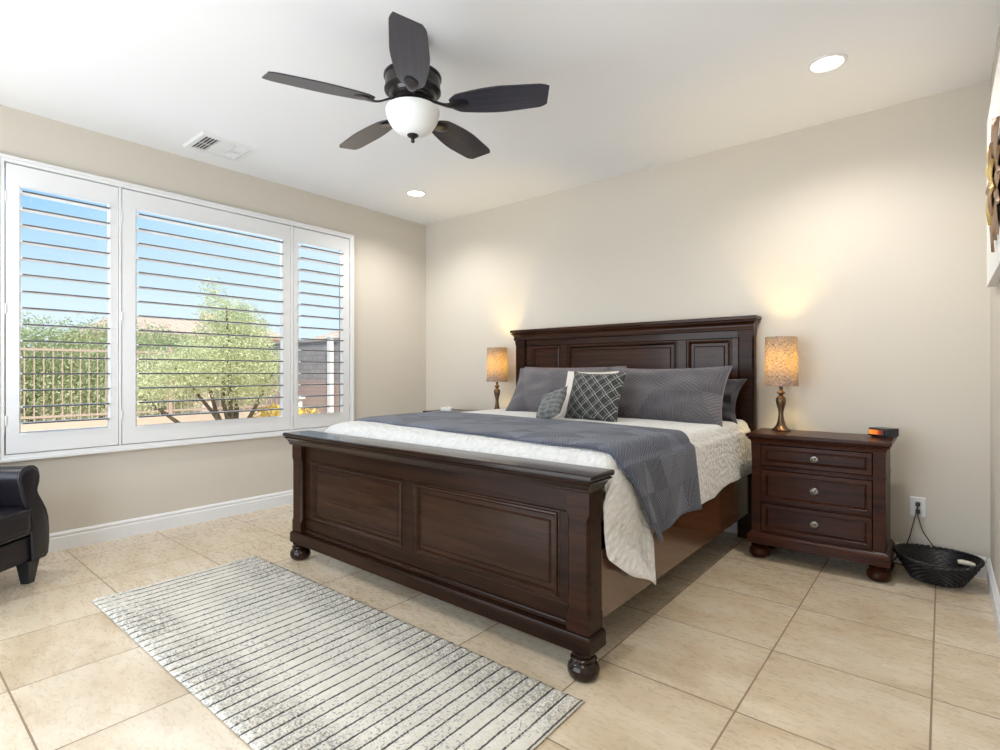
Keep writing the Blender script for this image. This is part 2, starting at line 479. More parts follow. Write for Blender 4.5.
class MB:
    def __init__(s):
        s.v = []
        s.f = []
        s.uvs = {}
        s.mi = {}

    def box(s, x0, x1, y0, y1, z0, z1, mi=0):
        b = len(s.v)
        s.v += [(x, y, z) for x in (x0, x1) for y in (y0, y1) for z in (z0, z1)]
        fs = [(0, 1, 3, 2), (4, 6, 7, 5), (0, 4, 5, 1), (2, 3, 7, 6), (0, 2, 6, 4), (1, 5, 7, 3)]
        for f in fs:
            if mi:
                s.mi[len(s.f)] = mi
            s.f.append(tuple(b + i for i in f))
        return s

    def rings(s, rs, caps=True, closed=True, loop=False):
        b = len(s.v)
        n = len(rs[0])
        for r_ in rs:
            s.v += [tuple(p) for p in r_]
        m = len(rs)
        for i in range(m if loop else m - 1):
            i2 = (i + 1) % m
            for j in range(n if closed else n - 1):
                j2 = (j + 1) % n
                s.f.append((b + i * n + j, b + i * n + j2, b + i2 * n + j2, b + i2 * n + j))
        if caps and not loop:
            s.f.append(tuple(b + j for j in reversed(range(n))))
            s.f.append(tuple(b + (m - 1) * n + j for j in range(n)))
        return s

    def lathe(s, prof, c=(0, 0, 0), n=32, sx=1, sy=1):
        rs = []
        for r_, z in prof:
            r_ = max(r_, 1e-4)
            rs.append([(c[0] + sx * r_ * math.cos(2 * PI * k / n), c[1] + sy * r_ * math.sin(2 * PI * k / n), c[2] + z) for k in range(n)])
        return s.rings(rs)

    def tube(s, pts, r, n=8, loop=False):
        P = [Vector(p) for p in pts]
        rs = []
        up = Vector((0, 0, 1))
        m = len(P)
        prev = None
        for i, p in enumerate(P):
            if loop:
                d = P[(i + 1) % m] - P[i - 1]
            else:
                d = P[min(i + 1, m - 1)] - P[max(i - 1, 0)]
            d.normalize()
            a = prev if prev is not None else (up if abs(d.dot(up)) < 0.95 else Vector((1, 0, 0)))
            s1 = (a - d * a.dot(d)).normalized()
            prev = s1
            s2 = d.cross(s1)
            rr = r[i] if isinstance(r, (list, tuple)) else r
            rs.append([p + s1 * rr * math.cos(2 * PI * k / n) + s2 * rr * math.sin(2 * PI * k / n) for k in range(n)])
        return s.rings(rs, caps=not loop, loop=loop)

    def crown(s, x0, x1, y0, y1, steps):
        """mitred moulding: rectangle rings grown by o at height z"""
        rs = [[(x0 - o, y0 - o, z), (x1 + o, y0 - o, z), (x1 + o, y1 + o, z), (x0 - o, y1 + o, z)] for o, z in steps]
        return s.rings(rs)

    def relief(s, x0, x1, z0, z1, steps):
        """panel facing -Y: rings inset by i at y"""
        rs = [[(x0 + i, y, z0 + i), (x1 - i, y, z0 + i), (x1 - i, y, z1 - i), (x0 + i, y, z1 - i)] for i, y in steps]
        return s.rings(rs)

    def prism(s, outline, y0, y1):
        """outline in xz, extruded along y"""
        return s.rings([[(x, y0, z) for x, z in outline], [(x, y1, z) for x, z in outline]])

    def grid(s, fn, nu, nv, uvfn=None, wrap_u=False):
        b = len(s.v)
        for i in range(nu):
            for j in range(nv):
                s.v.append(tuple(fn(i, j)))
                if uvfn:
                    s.uvs[b + i * nv + j] = uvfn(i, j)
        s.f += gridfaces(nu, nv, b, wrap_u)
        return s

    def build(s, name, mat, parent=None, smooth=None, bevel=0, mats=None, seg=2, xf=None):
        off = Vector((0, 0, 0))
        if parent is not None:
            off = ORG.get(parent.name, Vector((0, 0, 0)))
        me = bpy.data.meshes.new(name)
        vs = [Vector(p) for p in s.v]
        if xf is not None:
            vs = [xf @ p for p in vs]
        me.from_pydata([tuple(p - off) for p in vs], [], s.f)
        bm = bmesh.new()
        bm.from_mesh(me)
        bmesh.ops.recalc_face_normals(bm, faces=bm.faces)
        bm.to_mesh(me)
        bm.free()
        for m in (mats or [mat]):
            me.materials.append(m)
        if s.mi:
            for k, v in s.mi.items():
                me.polygons[k].material_index = v
        if s.uvs:
            ul = me.uv_layers.new(name='UVMap')
            for lp in me.loops:
                ul.data[lp.index].uv = s.uvs.get(lp.vertex_index, (0, 0))
        o = bpy.data.objects.new(name, me)
        COL.objects.link(o)
        if parent is not None:
            o.parent = parent
            ORG[o.name] = off
        if smooth is None:
            smooth = True
        if smooth:
            for p in me.polygons:
                p.use_smooth = True
            me.set_sharp_from_angle(angle=R(38))
        if bevel:
            b = o.modifiers.new('bevel', 'BEVEL')
            b.width = bevel
            b.segments = seg
            b.limit_method = 'ANGLE'
            b.angle_limit = R(40)
            b.harden_normals = False
        return o


def tag(o, label=None, cat=None, group=None, kind=None):
    if label:
        o['label'] = label
    if cat:
        o['category'] = cat
    if group:
        o['group'] = group
    if kind:
        o['kind'] = kind
    return o


def thing(name, label, cat, loc=(0, 0, 0), rz=0, group=None):
    o = bpy.data.objects.new(name, None)
    COL.objects.link(o)
    o.location = loc
    o.rotation_euler = (0, 0, rz)
    o.empty_display_size = 0.1
    ORG[o.name] = Vector(loc) if rz == 0 else Vector((0, 0, 0))
    return tag(o, label, cat, group)


def copy_tree(o, parent=None):
    c = o.copy()
    COL.objects.link(c)
    if parent is not None:
        c.parent = parent
    for ch in list(o.children):
        copy_tree(ch, c)
    return c


def struct(o):
    o['kind'] = 'structure'
    return o


# ------------------------------------------------------------------ room shell
XL, XR, YB, YF, ZC = -4.347, 0.20, 3.978, -1.00, 2.74
WY0, WY1, WZ0, WZ1 = 0.555, 3.00, 0.64, 2.395
struct(MB().box(XL - .15, XR + .15, YF - .15, YB + .15, -0.1, 0).build('floor', M['floor']))
struct(MB().box(XL - .15, XR + .15, YF - .15, YB + .15, ZC, ZC + .12).build('ceiling', M['ceiling']))
struct(MB().box(XL, XR + .12, YB, YB + .12, 0, ZC).build('wall_back', M['wall']))
struct(MB().box(XR, XR + .12, YF, YB, 0, ZC).build('wall_right', M['wall']))
b = MB()
b.box(XL - .15, XL, YF, WY0, 0, ZC).box(XL - .15, XL, WY1, YB + .12, 0, ZC)
b.box(XL - .15, XL, WY0, WY1, 0, WZ0).box(XL - .15, XL, WY0, WY1, WZ1, ZC)
struct(b.build('wall_left', M['wall']))
b = MB()
b.box(XL, -3.8, YF - .12, YF, 0, ZC).box(-0.7, XR + .12, YF - .12, YF, 0, ZC).box(-3.8, -0.7, YF - .12, YF, 2.2, ZC)
struct(b.build('wall_front', M['wall']))

# baseboards, stepped profile
prof = [(0.0, 0.0), (0.016, 0.0), (0.016, 0.082), (0.010, 0.088), (0.010, 0.098), (0.014, 0.101), (0.012, 0.106), (0.005, 0.116), (0.0, 0.118)]


def baseboard(name, p0, p1, nrm):
    rs = []
    for p in (p0, p1):
        rs.append([(p[0] + nrm[0] * d, p[1] + nrm[1] * d, z) for d, z in prof])
    struct(MB().rings(rs).build(name, M['white_paint'], smooth=False))


baseboard('baseboard_left', (XL + .001, YF), (XL + .001, YB), (1, 0))
baseboard('baseboard_back', (XL + .017, YB - .001), (XR - .017, YB - .001), (0, -1))
baseboard('baseboard_right', (XR - .001, YF), (XR - .001, YB), (-1, 0))

# ------------------------------------------------------------------ window: casing, frame, glass, shutters
K = 4.315 / 4.347


def wy(y):
    return y * K


def wz(z):
    return 1.138 + (z - 1.138) * K


def frame_rings(y0, y1, z0, z1, steps):
    """casing around a hole: steps (outset, x)"""
    rs = []
    for o, x in steps:
        rs.append([(x, y0 - o, z0 - o), (x, y1 + o, z0 - o), (x, y1 + o, z1 + o), (x, y0 - o, z1 + o)])
    return rs


cy0, cy1, cz0, cz1 = wy(0.575), wy(3.005), wz(0.637), wz(2.405)
b = MB()
b.rings(frame_rings(cy0, cy1, cz0, cz1, [(0.002, XL + .0005), (0.002, XL + .03), (0.004, XL + .036), (0.022, XL + .036), (0.024, XL + .042), (0.040, XL + .042), (0.046, XL + .030), (0.046, XL + .0005)]), caps=False, loop=True)
tag(struct(b.build('trim_1', M['white_paint'], smooth=False)), 'white stepped casing around the shuttered window')
for i, (ya, yb) in enumerate(((1.152, 1.170), (2.405, 2.432))):
    struct(MB().box(XL + .001, XL + .034, wy(ya) + .0015, wy(yb) - .0015, cz0, cz1).build('trim_%d' % (i + 2), M['white_paint'], bevel=.002))

panels = [(0.580, 1.150, 0.648, 1.097, 'left'), (1.172, 2.403, 1.260, 2.327, 'middle'), (2.434, 3.000, 2.483, 2.919, 'right')]
LZ = [2.243 - .1015 * k for k in range(15)]
LAB = ['white plantation shutter nearest the armchair, at the left end of the window',
       'wide white plantation shutter in the middle of the window',
       'narrow white plantation shutter at the right end of the window, beside the room corner']
XP0, XP1 = XL - .002, XL + .030
for i, (a, c_, oa, ob, nm) in enumerate(panels):
    ya, yb, yoa, yob = wy(a), wy(c_), wy(oa), wy(ob)
    root = thing('plantation_shutter', LAB[i], 'window shutter', ((XP0 + XP1) / 2, (ya + yb) / 2, wz(0.641)), 0, 'plantation shutters on the window')
    z0, z1, zo0, zo1 = wz(0.641), wz(2.400), wz(0.762), wz(2.275)
    b = MB()
    b.rings([[(XP0, ya, z0), (XP0, yb, z0), (XP0, yb, z1), (XP0, ya, z1)],
             [(XP1, ya, z0), (XP1, yb, z0), (XP1, yb, z1), (XP1, ya, z1)],
             [(XP1, yoa - .008, zo0 - .008), (XP1, yob + .008, zo0 - .008), (XP1, yob + .008, zo1 + .008), (XP1, yoa - .008, zo1 + .008)],
             [(XP1 - .007, yoa, zo0), (XP1 - .007, yob, zo0), (XP1 - .007, yob, zo1), (XP1 - .007, yoa, zo1)],
             [(XP0, yoa, zo0), (XP0, yob, zo0), (XP0, yob, zo1), (XP0, yoa, zo1)]], caps=False, loop=True)
    b.build('shutter_frame', M['white_paint'], root, smooth=False)
    for zk in LZ:
        zz = wz(zk)
        n = 14
        xc, hw, ht = (XP0 + XP1) / 2 - .004, .055, .0055
        b = MB()
        ring = []
        for k in range(n):
            th = 2 * PI * k / n
            ring.append((hw * math.cos(th), ht * (1 if math.sin(th) > 0 else -1) * abs(math.sin(th)) ** .7))
        b.rings([[(xc + p, yy, zz + q) for p, q in ring] for yy in (yoa + .002, yob - .002)])
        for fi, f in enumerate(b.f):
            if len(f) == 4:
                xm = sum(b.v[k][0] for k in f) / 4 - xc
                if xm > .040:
                    b.mi[fi] = 1  # front edge of the white louver painted in shade
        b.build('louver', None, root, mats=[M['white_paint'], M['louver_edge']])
    # tilt pins / hinges
    for zh in (z0 + .2, (z0 + z1) / 2, z1 - .2):
        yy = ya - .001 if i < 2 else yb + .001
        MB().lathe([(.004, 0), (.005, .002), (.005, .058), (.004, .06)], (XP1 + .002, yy, zh - .03), 10).build('hinge', M['white_paint'], root)

# window sashes and panes behind the shutters
for i, (a, c_) in enumerate(((WY0, 1.20), (1.20, 2.44), (2.44, WY1))):
    x0, x1 = XL - .135, XL - .085
    b = MB()
    fw = .022 if i != 0 else .03
    lo = .035 if i != 0 else .12
    ins = [(x0, 0, 0), (x1, 0, 0), (x1, fw, lo), (x0, fw, lo)]
    b.rings([[(x, a + o, WZ0 + l), (x, c_ - o, WZ0 + l), (x, c_ - o, WZ1 - o), (x, a + o, WZ1 - o)] for x, o, l in ins], caps=False, loop=True)
    root = struct(b.build('window_%d' % (i + 1), M['white_paint'] if i == 0 else M['louver_edge'], smooth=False))
    MB().box(XL - .112, XL - .108, a + fw, c_ - fw, WZ0 + lo, WZ1 - fw).build('window_pane', M['glass'], root, smooth=False)

# unseen glass door behind the camera, added to carry the fill light
x0, x1 = -3.8, -0.7
b = MB()
b.box(x0, x0 + .06, YF - .09, YF - .03, 0, 2.2).box(x1 - .06, x1, YF - .09, YF - .03, 0, 2.2).box(x0 + .06, x1 - .06, YF - .09, YF - .03, 2.14, 2.2)
b.box(x0 + .06, x1 - .06, YF - .09, YF - .03, 0, .05).box(-2.28, -2.22, YF - .09, YF - .03, .05, 2.14)
struct(b.build('added_door_1', M['white_paint'], smooth=False))

# ------------------------------------------------------------------ yard
struct(MB().box(-60, XL - .15, -25, 45, -0.22, -0.12).build('floor_yard', M['ground']))


def foliage(name, blobs, n, size, mat, parent=None, seed=1):
    rnd = random.Random(seed)
    b = MB()
    wts = [bl[3] * bl[4] * bl[5] for bl in blobs]
    for k in range(n):
        cx_, cy_, cz_, rx, ry, rz_ = rnd.choices(blobs, wts)[0]
        d = Vector((rnd.gauss(0, 1), rnd.gauss(0, 1), rnd.gauss(0, 1))).normalized()
        rr = rnd.random() ** 0.42
        rr *= 1 + 0.25 * noise.noise(Vector((d.x * 2.2 + cx_, d.y * 2.2 + cy_, d.z * 2.2)))
        p = Vector((cx_ + rx * d.x * rr, cy_ + ry * d.y * rr, cz_ + rz_ * d.z * rr))
        a = Vector((rnd.gauss(0, 1), rnd.gauss(0, 1), rnd.gauss(0, 1))).normalized()
        c = a.orthogonal().normalized()
        s = size * rnd.uniform(.6, 1.4)
        q = a * s
        r2 = c * s * .45
        i0 = len(b.v)
        b.v += [tuple(p - q), tuple(p + r2), tuple(p + q), tuple(p - r2)]
        b.f.append((i0, i0 + 1, i0 + 2, i0 + 3))
    return b.build(name, mat, parent, smooth=False)


def shrub(loc, blobs, n, size, mat, label, seed, stems=4, name='leafy_shrub', group=None, cat='shrub'):
    root = thing(name, label, cat, loc, 0, group)
    rnd = random.Random(seed + 99)
    B = [(loc[0] + x, loc[1] + y, loc[2] + z, a, b_, c) for x, y, z, a, b_, c in blobs]
    foliage('foliage', B, n, size, mat, root, seed)
    b = MB()
    for k in range(stems):
        x, y, z, a_, b_, c = B[k % len(B)]
        e_ = Vector((x + rnd.uniform(-.4, .4) * a_, y + rnd.uniform(-.4, .4) * b_, z + .3 * c))
        s0 = Vector(loc) + Vector((rnd.uniform(-.06, .06), rnd.uniform(-.06, .06), 0))
        mid = s0.lerp(e_, .45) + Vector((rnd.uniform(-.12, .12), rnd.uniform(-.12, .12), 0))
        b.tube([s0, s0.lerp(mid, .5) + Vector((0, 0, .02)), mid, e_], [.05, .04, .03, .012], 6)
    b.build('stem', M['bark'], root)
    return root


G0 = -0.12
hedge = [((-14.2, 1.0, G0), 'broad green desert bush behind the iron fence, farthest to the left'),
         ((-14.6, 2.3, G0), 'green desert bush behind the iron fence, seen through the left shutter panel'),
         ((-14.0, 3.5, G0), 'green desert bush behind the fence beside the shutter mullion'),
         ((-15.2, 4.9, G0), 'green desert bush in front of the distant tiled roof'),
         ((-17.4, 5.6, G0), 'green desert bush behind the pale yellow-green tree')]
for i, (p, lb) in enumerate(hedge):
    shrub(p, [(0, 0, 1.2, .95, 1.0, 1.25), (.3, .35, 1.35, .7, .8, 1.05 - .2 * (i > 2)), (-.3, -.4, 1.3, .8, .8, 1.15 - .3 * (i > 2)), (.5, 0, .7, .8, 1.0, .8)],
          21000, .030, M['leaf'], lb, 10 + i, group='desert bushes behind the fence')
shrub((-9.0, 3.95, G0), [(0, 0, 1.5, .7, .75, .70), (-.2, .25, 1.95, .5, .45, .5), (.2, -.55, 1.35, .5, .45, .45), (0, -.1, 2.2, .4, .45, .32), (.1, .55, 1.25, .5, .3, .4), (.1, -1.0, 1.2, .45, .45, .4), (.1, -1.35, .95, .35, .35, .3), (0, .2, .95, .5, .5, .3), (0, -.3, 2.55, .2, .2, .25)],
      34000, .019, M['leaf_pale'], 'pale yellow-green small-leaved tree in the yard outside the middle shutter', 31, 7, 'desert_tree', None, 'tree')

# low wall and iron fence
b = MB().box(-11.2, -11.0, -4, 6.4, G0, .33)
tag(b.build('low_yard_wall', M['house_wall'], bevel=.01), 'low tan wall under the iron fence in the yard', 'wall')
froot = thing('iron_fence', 'tan iron picket fence standing on the low yard wall', 'fence', (-11.1, 2.2, .33))
yy = 0.2
MB().box(-11.115, -11.085, 0.1, 6.3, .40, .435).build('rail', M['iron'], froot, smooth=False)
MB().box(-11.115, -11.085, 0.1, 6.3, 1.48, 1.515).build('rail', M['iron'], froot, smooth=False)
pk = None
for k in range(52):
    y_ = .16 + k * .118
    if pk is None:
        pk = MB().box(-11.108, -11.092, y_ - .008, y_ + .008, .34, 1.55).build('picket', M['iron'], froot, smooth=False)
    else:
        c = pk.copy()
        COL.objects.link(c)
        c.parent = froot
        c.location = (0, y_ - .16, 0)
for y_ in (1.28, 3.75, 6.2):
    MB().box(-11.13, -11.07, y_ - .03, y_ + .03, .332, 1.60).build('post', M['iron'], froot, smooth=False)

b = MB().box(-16, -5.2, 6.5, 6.7, G0, 1.80).box(-16, -5.2, 6.47, 6.73, 1.80, 1.86)
tag(b.build('block_wall', M['block'], smooth=False), 'grey and pink concrete block wall along the far side of the yard', 'wall')
b = MB().box(-10.02, -9.90, 6.36, 6.45, G0, 1.86).box(-10.04, -9.88, 6.34, 6.46, 1.86, 1.9)
tag(b.build('fence_post', M['yard_white'], bevel=.005), 'white post in front of the grey block wall outside the right shutter', 'post')
b = MB().box(-9.7, -9.5, 5.3, 5.5, G0, .62).box(-9.74, -9.46, 5.26, 5.54, .62, .67)
tag(b.build('garden_pedestal', M['yard_white'], bevel=.006), 'white square garden pedestal beside the yellow flowers', 'pedestal')
shrub((-9.1, 4.75, G0), [(0, 0, .42, .35, .42, .28), (0, .5, .38, .3, .35, .24)], 1500, .03, M['yellow'], 'low shrub of yellow flowers under the pale tree', 51, 4, 'flowering_shrub')

# distant houses with tile roofs
for (hx, hy, hw, hl, zt, lb) in ((-27, 9.5, 7, 6.6, 3.55, 'distant tan house with clay tile roof, beyond the bushes'),
                                 (-24, 19.5, 7, 8.5, 3.3, 'distant tan house with clay tile roof, above the grey block wall')):
    root = thing('neighbouring_house', lb, 'house', (hx, hy, G0), 0, 'distant houses')
    MB().box(hx - hw / 2, hx + hw / 2, hy - hl / 2, hy + hl / 2, G0, zt - .9).build('house_wall', M['house_wall'], root, smooth=False)
    b = MB()
    b.rings([[(hx - hw / 2 - .4, hy - hl / 2 - .4, zt - .95), (hx + hw / 2 + .4, hy - hl / 2 - .4, zt - .95), (hx + hw / 2 + .4, hy + hl / 2 + .4, zt - .95), (hx - hw / 2 - .4, hy + hl / 2 + .4, zt - .95)],
             [(hx - hw / 2 - .4, hy - hl / 2 - .4, zt - .85), (hx + hw / 2 + .4, hy - hl / 2 - .4, zt - .85), (hx + hw / 2 + .4, hy + hl / 2 + .4, zt - .85), (hx - hw / 2 - .4, hy + hl / 2 + .4, zt - .85)],
             [(hx - .3, hy - hl / 2 + .8, zt), (hx + .3, hy - hl / 2 + .8, zt), (hx + .3, hy + hl / 2 - .8, zt), (hx - .3, hy + hl / 2 - .8, zt)]])
    b.build('roof', M['roof'], root, smooth=False)
    MB().box(hx + 1, hx + 1.5, hy + .5, hy + 1.1, zt - .5, zt + .25).build('chimney', M['house_wall'], root, smooth=False)

# ------------------------------------------------------------------ bed
bed = thing('bed', 'large dark cherry wood panel bed with tall headboard and bun feet', 'bed', (-2.04, 2.8, 0))


def post_rings(x0, x1, y0, y1, zs):
    """chamfered post: zs list of (z, chamfer)"""
    rs = []
    for z, c in zs:
        rs.append([(x0 + c, y0, z), (x1 - c, y0, z), (x1, y0 + c, z), (x1, y1 - c, z), (x1 - c, y1, z), (x0 + c, y1, z), (x0, y1 - c, z), (x0, y0 + c, z)])
    return rs


BUN = [(.030, .106), (.044, .104), (.044, .097), (.036, .092), (.036, .088), (.046, .084), (.050, .078), (.046, .073), (.041, .070), (.050, .062), (.058, .050), (.061, .037), (.059, .022), (.052, .009), (.044, .002), (.042, 0)]

# footboard
fb = MB()
fb.box(-2.99, -1.10, 1.752, 1.800, .16, .245)      # bottom rail
fb.box(-2.99, -1.10, 1.752, 1.800, .600, .700)      # top rail
fb.box(-2.99, -2.93, 1.752, 1.800, .245, .600).box(-1.150, -1.10, 1.752, 1.800, .245, .600)
fb.box(-2.085, -2.005, 1.752, 1.800, .245, .600)
fb.box(-2.93, -1.150, 1.775, 1.800, .245, .600)
footb = fb.build('footboard', M['wood_x'], bed, bevel=.003)
ps = [(0, 1.752), (.004, 1.757), (.010, 1.757), (.014, 1.750), (.020, 1.748), (.026, 1.756), (.032, 1.768), (.050, 1.768), (.058, 1.760)]
for (a, c_) in ((-2.93, -2.085), (-2.005, -1.150)):
    MB().relief(a, c_, .245, .600, [(0, 1.775)] + ps + [(.06, 1.760)]).build('raised_panel', M['panel'], footb, smooth=False)
for (a, c_) in ((-3.09, -2.99), (-1.10, -1.00)):
    MB().rings(post_rings(a, c_, 1.720, 1.822, [(.150, .001), (.225, .001), (.245, .012), (.59, .012), (.612, .001), (.700, .001)])).build('post', M['wood_z'], footb, bevel=.001)
MB().crown(-3.10, -1.008, 1.720, 1.825, [(.0, .690), (.008, .692), (.010, .702), (.013, .708), (.020, .722), (.031, .732), (.033, .735), (.026, .738), (.026, .741), (.034, .742), (.037, .746), (.037, .759), (.033, .764)]).build('cap_rail', M['wood_cap'], footb, smooth=False, bevel=.0015)
b = MB().crown(-3.077, -1.00, 1.715, 1.815, [(.008, .096), (.011, .099), (.011, .148), (.010, .155), (.008, .157), (.006, .162), (.0, .163)])
b.crown(-2.98, -1.11, 1.735, 1.80, [(.0, .163), (.004, .172), (-.004, .178), (-.006, .184)])
b.build('base_moulding', M['wood_x'], footb, smooth=False)
for x in (-3.024, -1.034):
    MB().lathe([(r_, z * .96) for r_, z in BUN], (x, 1.737, 0), 32).build('bun_foot', M['wood_cap'], footb)

# headboard
hb = MB()
hb.box(-2.93, -1.09, 3.905, 3.945, .30, .60).box(-2.93, -1.09, 3.905, 3.945, 1.375, 1.445)
for a, c_ in ((-2.93, -2.875), (-2.555, -2.49), (-1.525, -1.455), (-1.135, -1.09)):
    hb.box(a, c_, 3.905, 3.945, .60, 1.375)
hb.box(-2.93, -1.09, 3.925, 3.945, .60, 1.375)
head = hb.build('headboard', M['wood_head'], bed, bevel=.003)
for a, c_ in ((-2.875, -2.555), (-2.49, -1.525), (-1.455, -1.135)):
    MB().relief(a, c_, .60, 1.375, [(0, 3.925)] + [(i, y + 2.153) for i, y in ps] + [(.06, 3.913)]).build('raised_panel', M['wood_head'], head, smooth=False)
for (a, c_) in ((-3.035, -2.93), (-1.09, -.985)):
    MB().rings(post_rings(a, c_, 3.880, 3.955, [(0.002, .001), (.56, .001), (.58, .011), (1.375, .011), (1.395, .001), (1.440, .001)])).build('post', M['wood_z'], head, bevel=.001)
MB().crown(-3.042, -.992, 3.882, 3.945, [(.0, 1.425), (.006, 1.427), (.008, 1.437), (.005, 1.451), (.005, 1.460), (.012, 1.472), (.026, 1.482), (.028, 1.486), (.020, 1.489), (.020, 1.493), (.029, 1.495), (.032, 1.500), (.032, 1.516), (.028, 1.521)]).build('cap_rail', M['wood_head'], head, smooth=False, bevel=.0015)

for (a, c_, nm) in ((-3.045, -3.015, 0), (-1.035, -1.005, 1)):
    MB().box(a, c_, 1.823, 3.879, .190, .455).build('side_rail', M['wood_y'], bed, bevel=.003)
MB().box(-3.014, -1.036, 1.83, 3.87, .215, .25).build('slat_deck', M['dark_box'], bed, smooth=False)

b = MB().box(-3.00, -1.05, 1.86, 3.86, .252, .50)
tag(b.build('box_spring', M['dark_box'], bevel=.02), 'dark box spring inside the wooden bed rails', 'box spring')
b = MB().box(-2.995, -1.060, 1.93, 3.86, .503, .785)
tag(b.build('mattress', M['mattress'], bevel=.06, seg=4), 'thick mattress under the white quilt on the bed', 'mattress')

# quilt, draped
def lerp_tab(tab, x):
    if x <= tab[0][0]:
        return tab[0][1]
    for (a, va), (b_, vb) in zip(tab, tab[1:]):
        if x <= b_:
            return va + (vb - va) * (x - a) / (b_ - a)
    return tab[-1][1]


def drape(xl, xr, top, ys, hemL, hemR, outR, yshift, pts_top=44, nd=26, rad=.05, crownf=None, wob=.006, seed=3):
    """returns function grid [i][j] of points and uv: i over ys, j across"""
    P = []
    UV = []
    for y in ys:
        tz = crownf(y) if crownf else top
        row = []
        L = []
        # left drop
        hl = hemL(y)
        for k in range(nd):
            t_ = 1 - k / nd
            z = (tz - rad) - t_ * (tz - rad - hl)
            row.append(Vector((xl - .01 - .02 * t_ + .010 * math.sin(11 * y) * t_, y, z)))
        for k in range(6):
            th = PI / 2 * k / 5
            row.append(Vector((xl - .01 + rad - rad * math.cos(th), y, tz - rad + rad * math.sin(th))))
        x0, x1 = xl - .01 + rad, xr + .01 - rad
        for k in range(1, pts_top):
            f_ = k / pts_top
            x = x0 + (x1 - x0) * f_
            zz = tz + .006 * math.sin(PI * f_) + wob * noise.noise(Vector((x * 3.1, y * 3.1, seed)))
            row.append(Vector((x, y, zz)))
        for k in range(6):
            th = PI / 2 * k / 5
            row.append(Vector((xr + .01 - rad + rad * math.sin(th), y, tz - rad + rad * math.cos(th))))
        hr = hemR(y)
        for k in range(1, nd + 1):
            t_ = k / nd
            z = (tz - rad) - t_ * (tz - rad - hr)
            row.append(Vector((xr + .01 + outR(y, t_), y + yshift(y, t_), z)))
        u = 0
        uvr = [(y, 0)]
        for a_, b_ in zip(row, row[1:]):
            u += (b_ - a_).length
            uvr.append((y, u))
        mid = uvr[nd + 6 + pts_top // 2][1]
        uvr = [(p[0], p[1] - mid) for p in uvr]
        P.append(row)
        UV.append(uvr)
    return P, UV


def cloth_obj(name, P, UV, mat, thick=.010, sub=1):
    b = MB()
    b.grid(lambda i, j: P[i][j], len(P), len(P[0]), lambda i, j: UV[i][j])
    o = b.build(name, mat)
    s = o.modifiers.new('solid', 'SOLIDIFY')
    s.thickness = thick
    s.offset = 1
    if sub:
        q = o.modifiers.new('sub', 'SUBSURF')
        q.levels = sub
        q.render_levels = sub
    return o


QT = .808
hem_tab = [(1.86, .44), (1.90, .40), (1.96, .325), (2.02, .285), (2.08, .235), (2.10, .225), (2.115, .28), (2.14, .40), (2.22, .425), (2.72, .445), (3.10, .425), (3.22, .46), (3.32, .475), (3.80, .455)]


def q_crown(y):
    # foot end rounds down behind the footboard
    d = y - 1.875
    return QT - .085 * math.exp(-d / .045) if d > 0 else QT - .085


def q_out(y, t_):
    fl = .012 + .018 * t_ + .010 * math.sin(9.5 * y + .6) * t_
    tip = math.exp(-((y - 2.03) / .11) ** 2)
    return fl + tip * (.045 * t_ * t_ + .014 * math.sin(t_ * 7))


def q_shift(y, t_):
    return .075 * t_ * t_ * math.exp(-((y - 2.08) / .10) ** 2) - .050 * min(1, t_ * 5) * max(0, 1 - (y - 1.875) / .12)


ys = [1.875 + (3.86 - 1.875) * (k / 110) for k in range(111)]
P, UV = drape(-3.03, -1.03, QT, ys, lambda y: .46, lambda y: lerp_tab(hem_tab, y), q_out, q_shift, crownf=q_crown)
# tuck row at the foot
tuck = [Vector((min(max(p.x, -3.0), -1.0) if p.z > .6 else p.x, 1.862, min(p.z, .70) if p.z > .6 else p.z)) for p in P[0]]
tuck = [Vector((p.x, 1.868, p.z - .06 if p.z > .7 else p.z)) for p in P[0]]
P.insert(0, tuck)
UV.insert(0, [(u_ - .06, v_) for u_, v_ in UV[0]])
tag(cloth_obj('quilt', P, UV, M['quilt'], .008), 'white textured quilt spread over the bed, one corner hanging down by the footboard', 'quilt')

# runner
ys = [1.955 + (2.745 - 1.955) * (k / 44) for k in range(45)]


def r_out(y, t_):
    return q_out(y + r_shift(y, t_), t_) + .012 + .012 * math.sin(16 * y + 1) * t_ + .02 * t_ * math.exp(-((y - 2.0) / .1) ** 2)


def r_shift(y, t_):
    return (.24 * t_ ** 1.1) * max(0, (2.40 - y) / .45) ** 1.3


P, UV = drape(-3.042, -1.022, QT + .016, ys, lambda y: .44, lambda y: .415 + .03 * (y - 1.95) + .012 * math.sin(8 * y), r_out, r_shift, rad=.055, crownf=lambda y: q_crown(y) + .017)
for row in P:
    for p in row:
        f_ = min(1, max(0, (-1.06 - p.x) / 1.95))
        p.y += .175 * f_ - .02 * math.sin(PI * f_)
tag(cloth_obj('bed_runner', P, UV, M['runner'], .012), 'slate blue quilted runner laid across the foot half of the bed', 'bed runner')


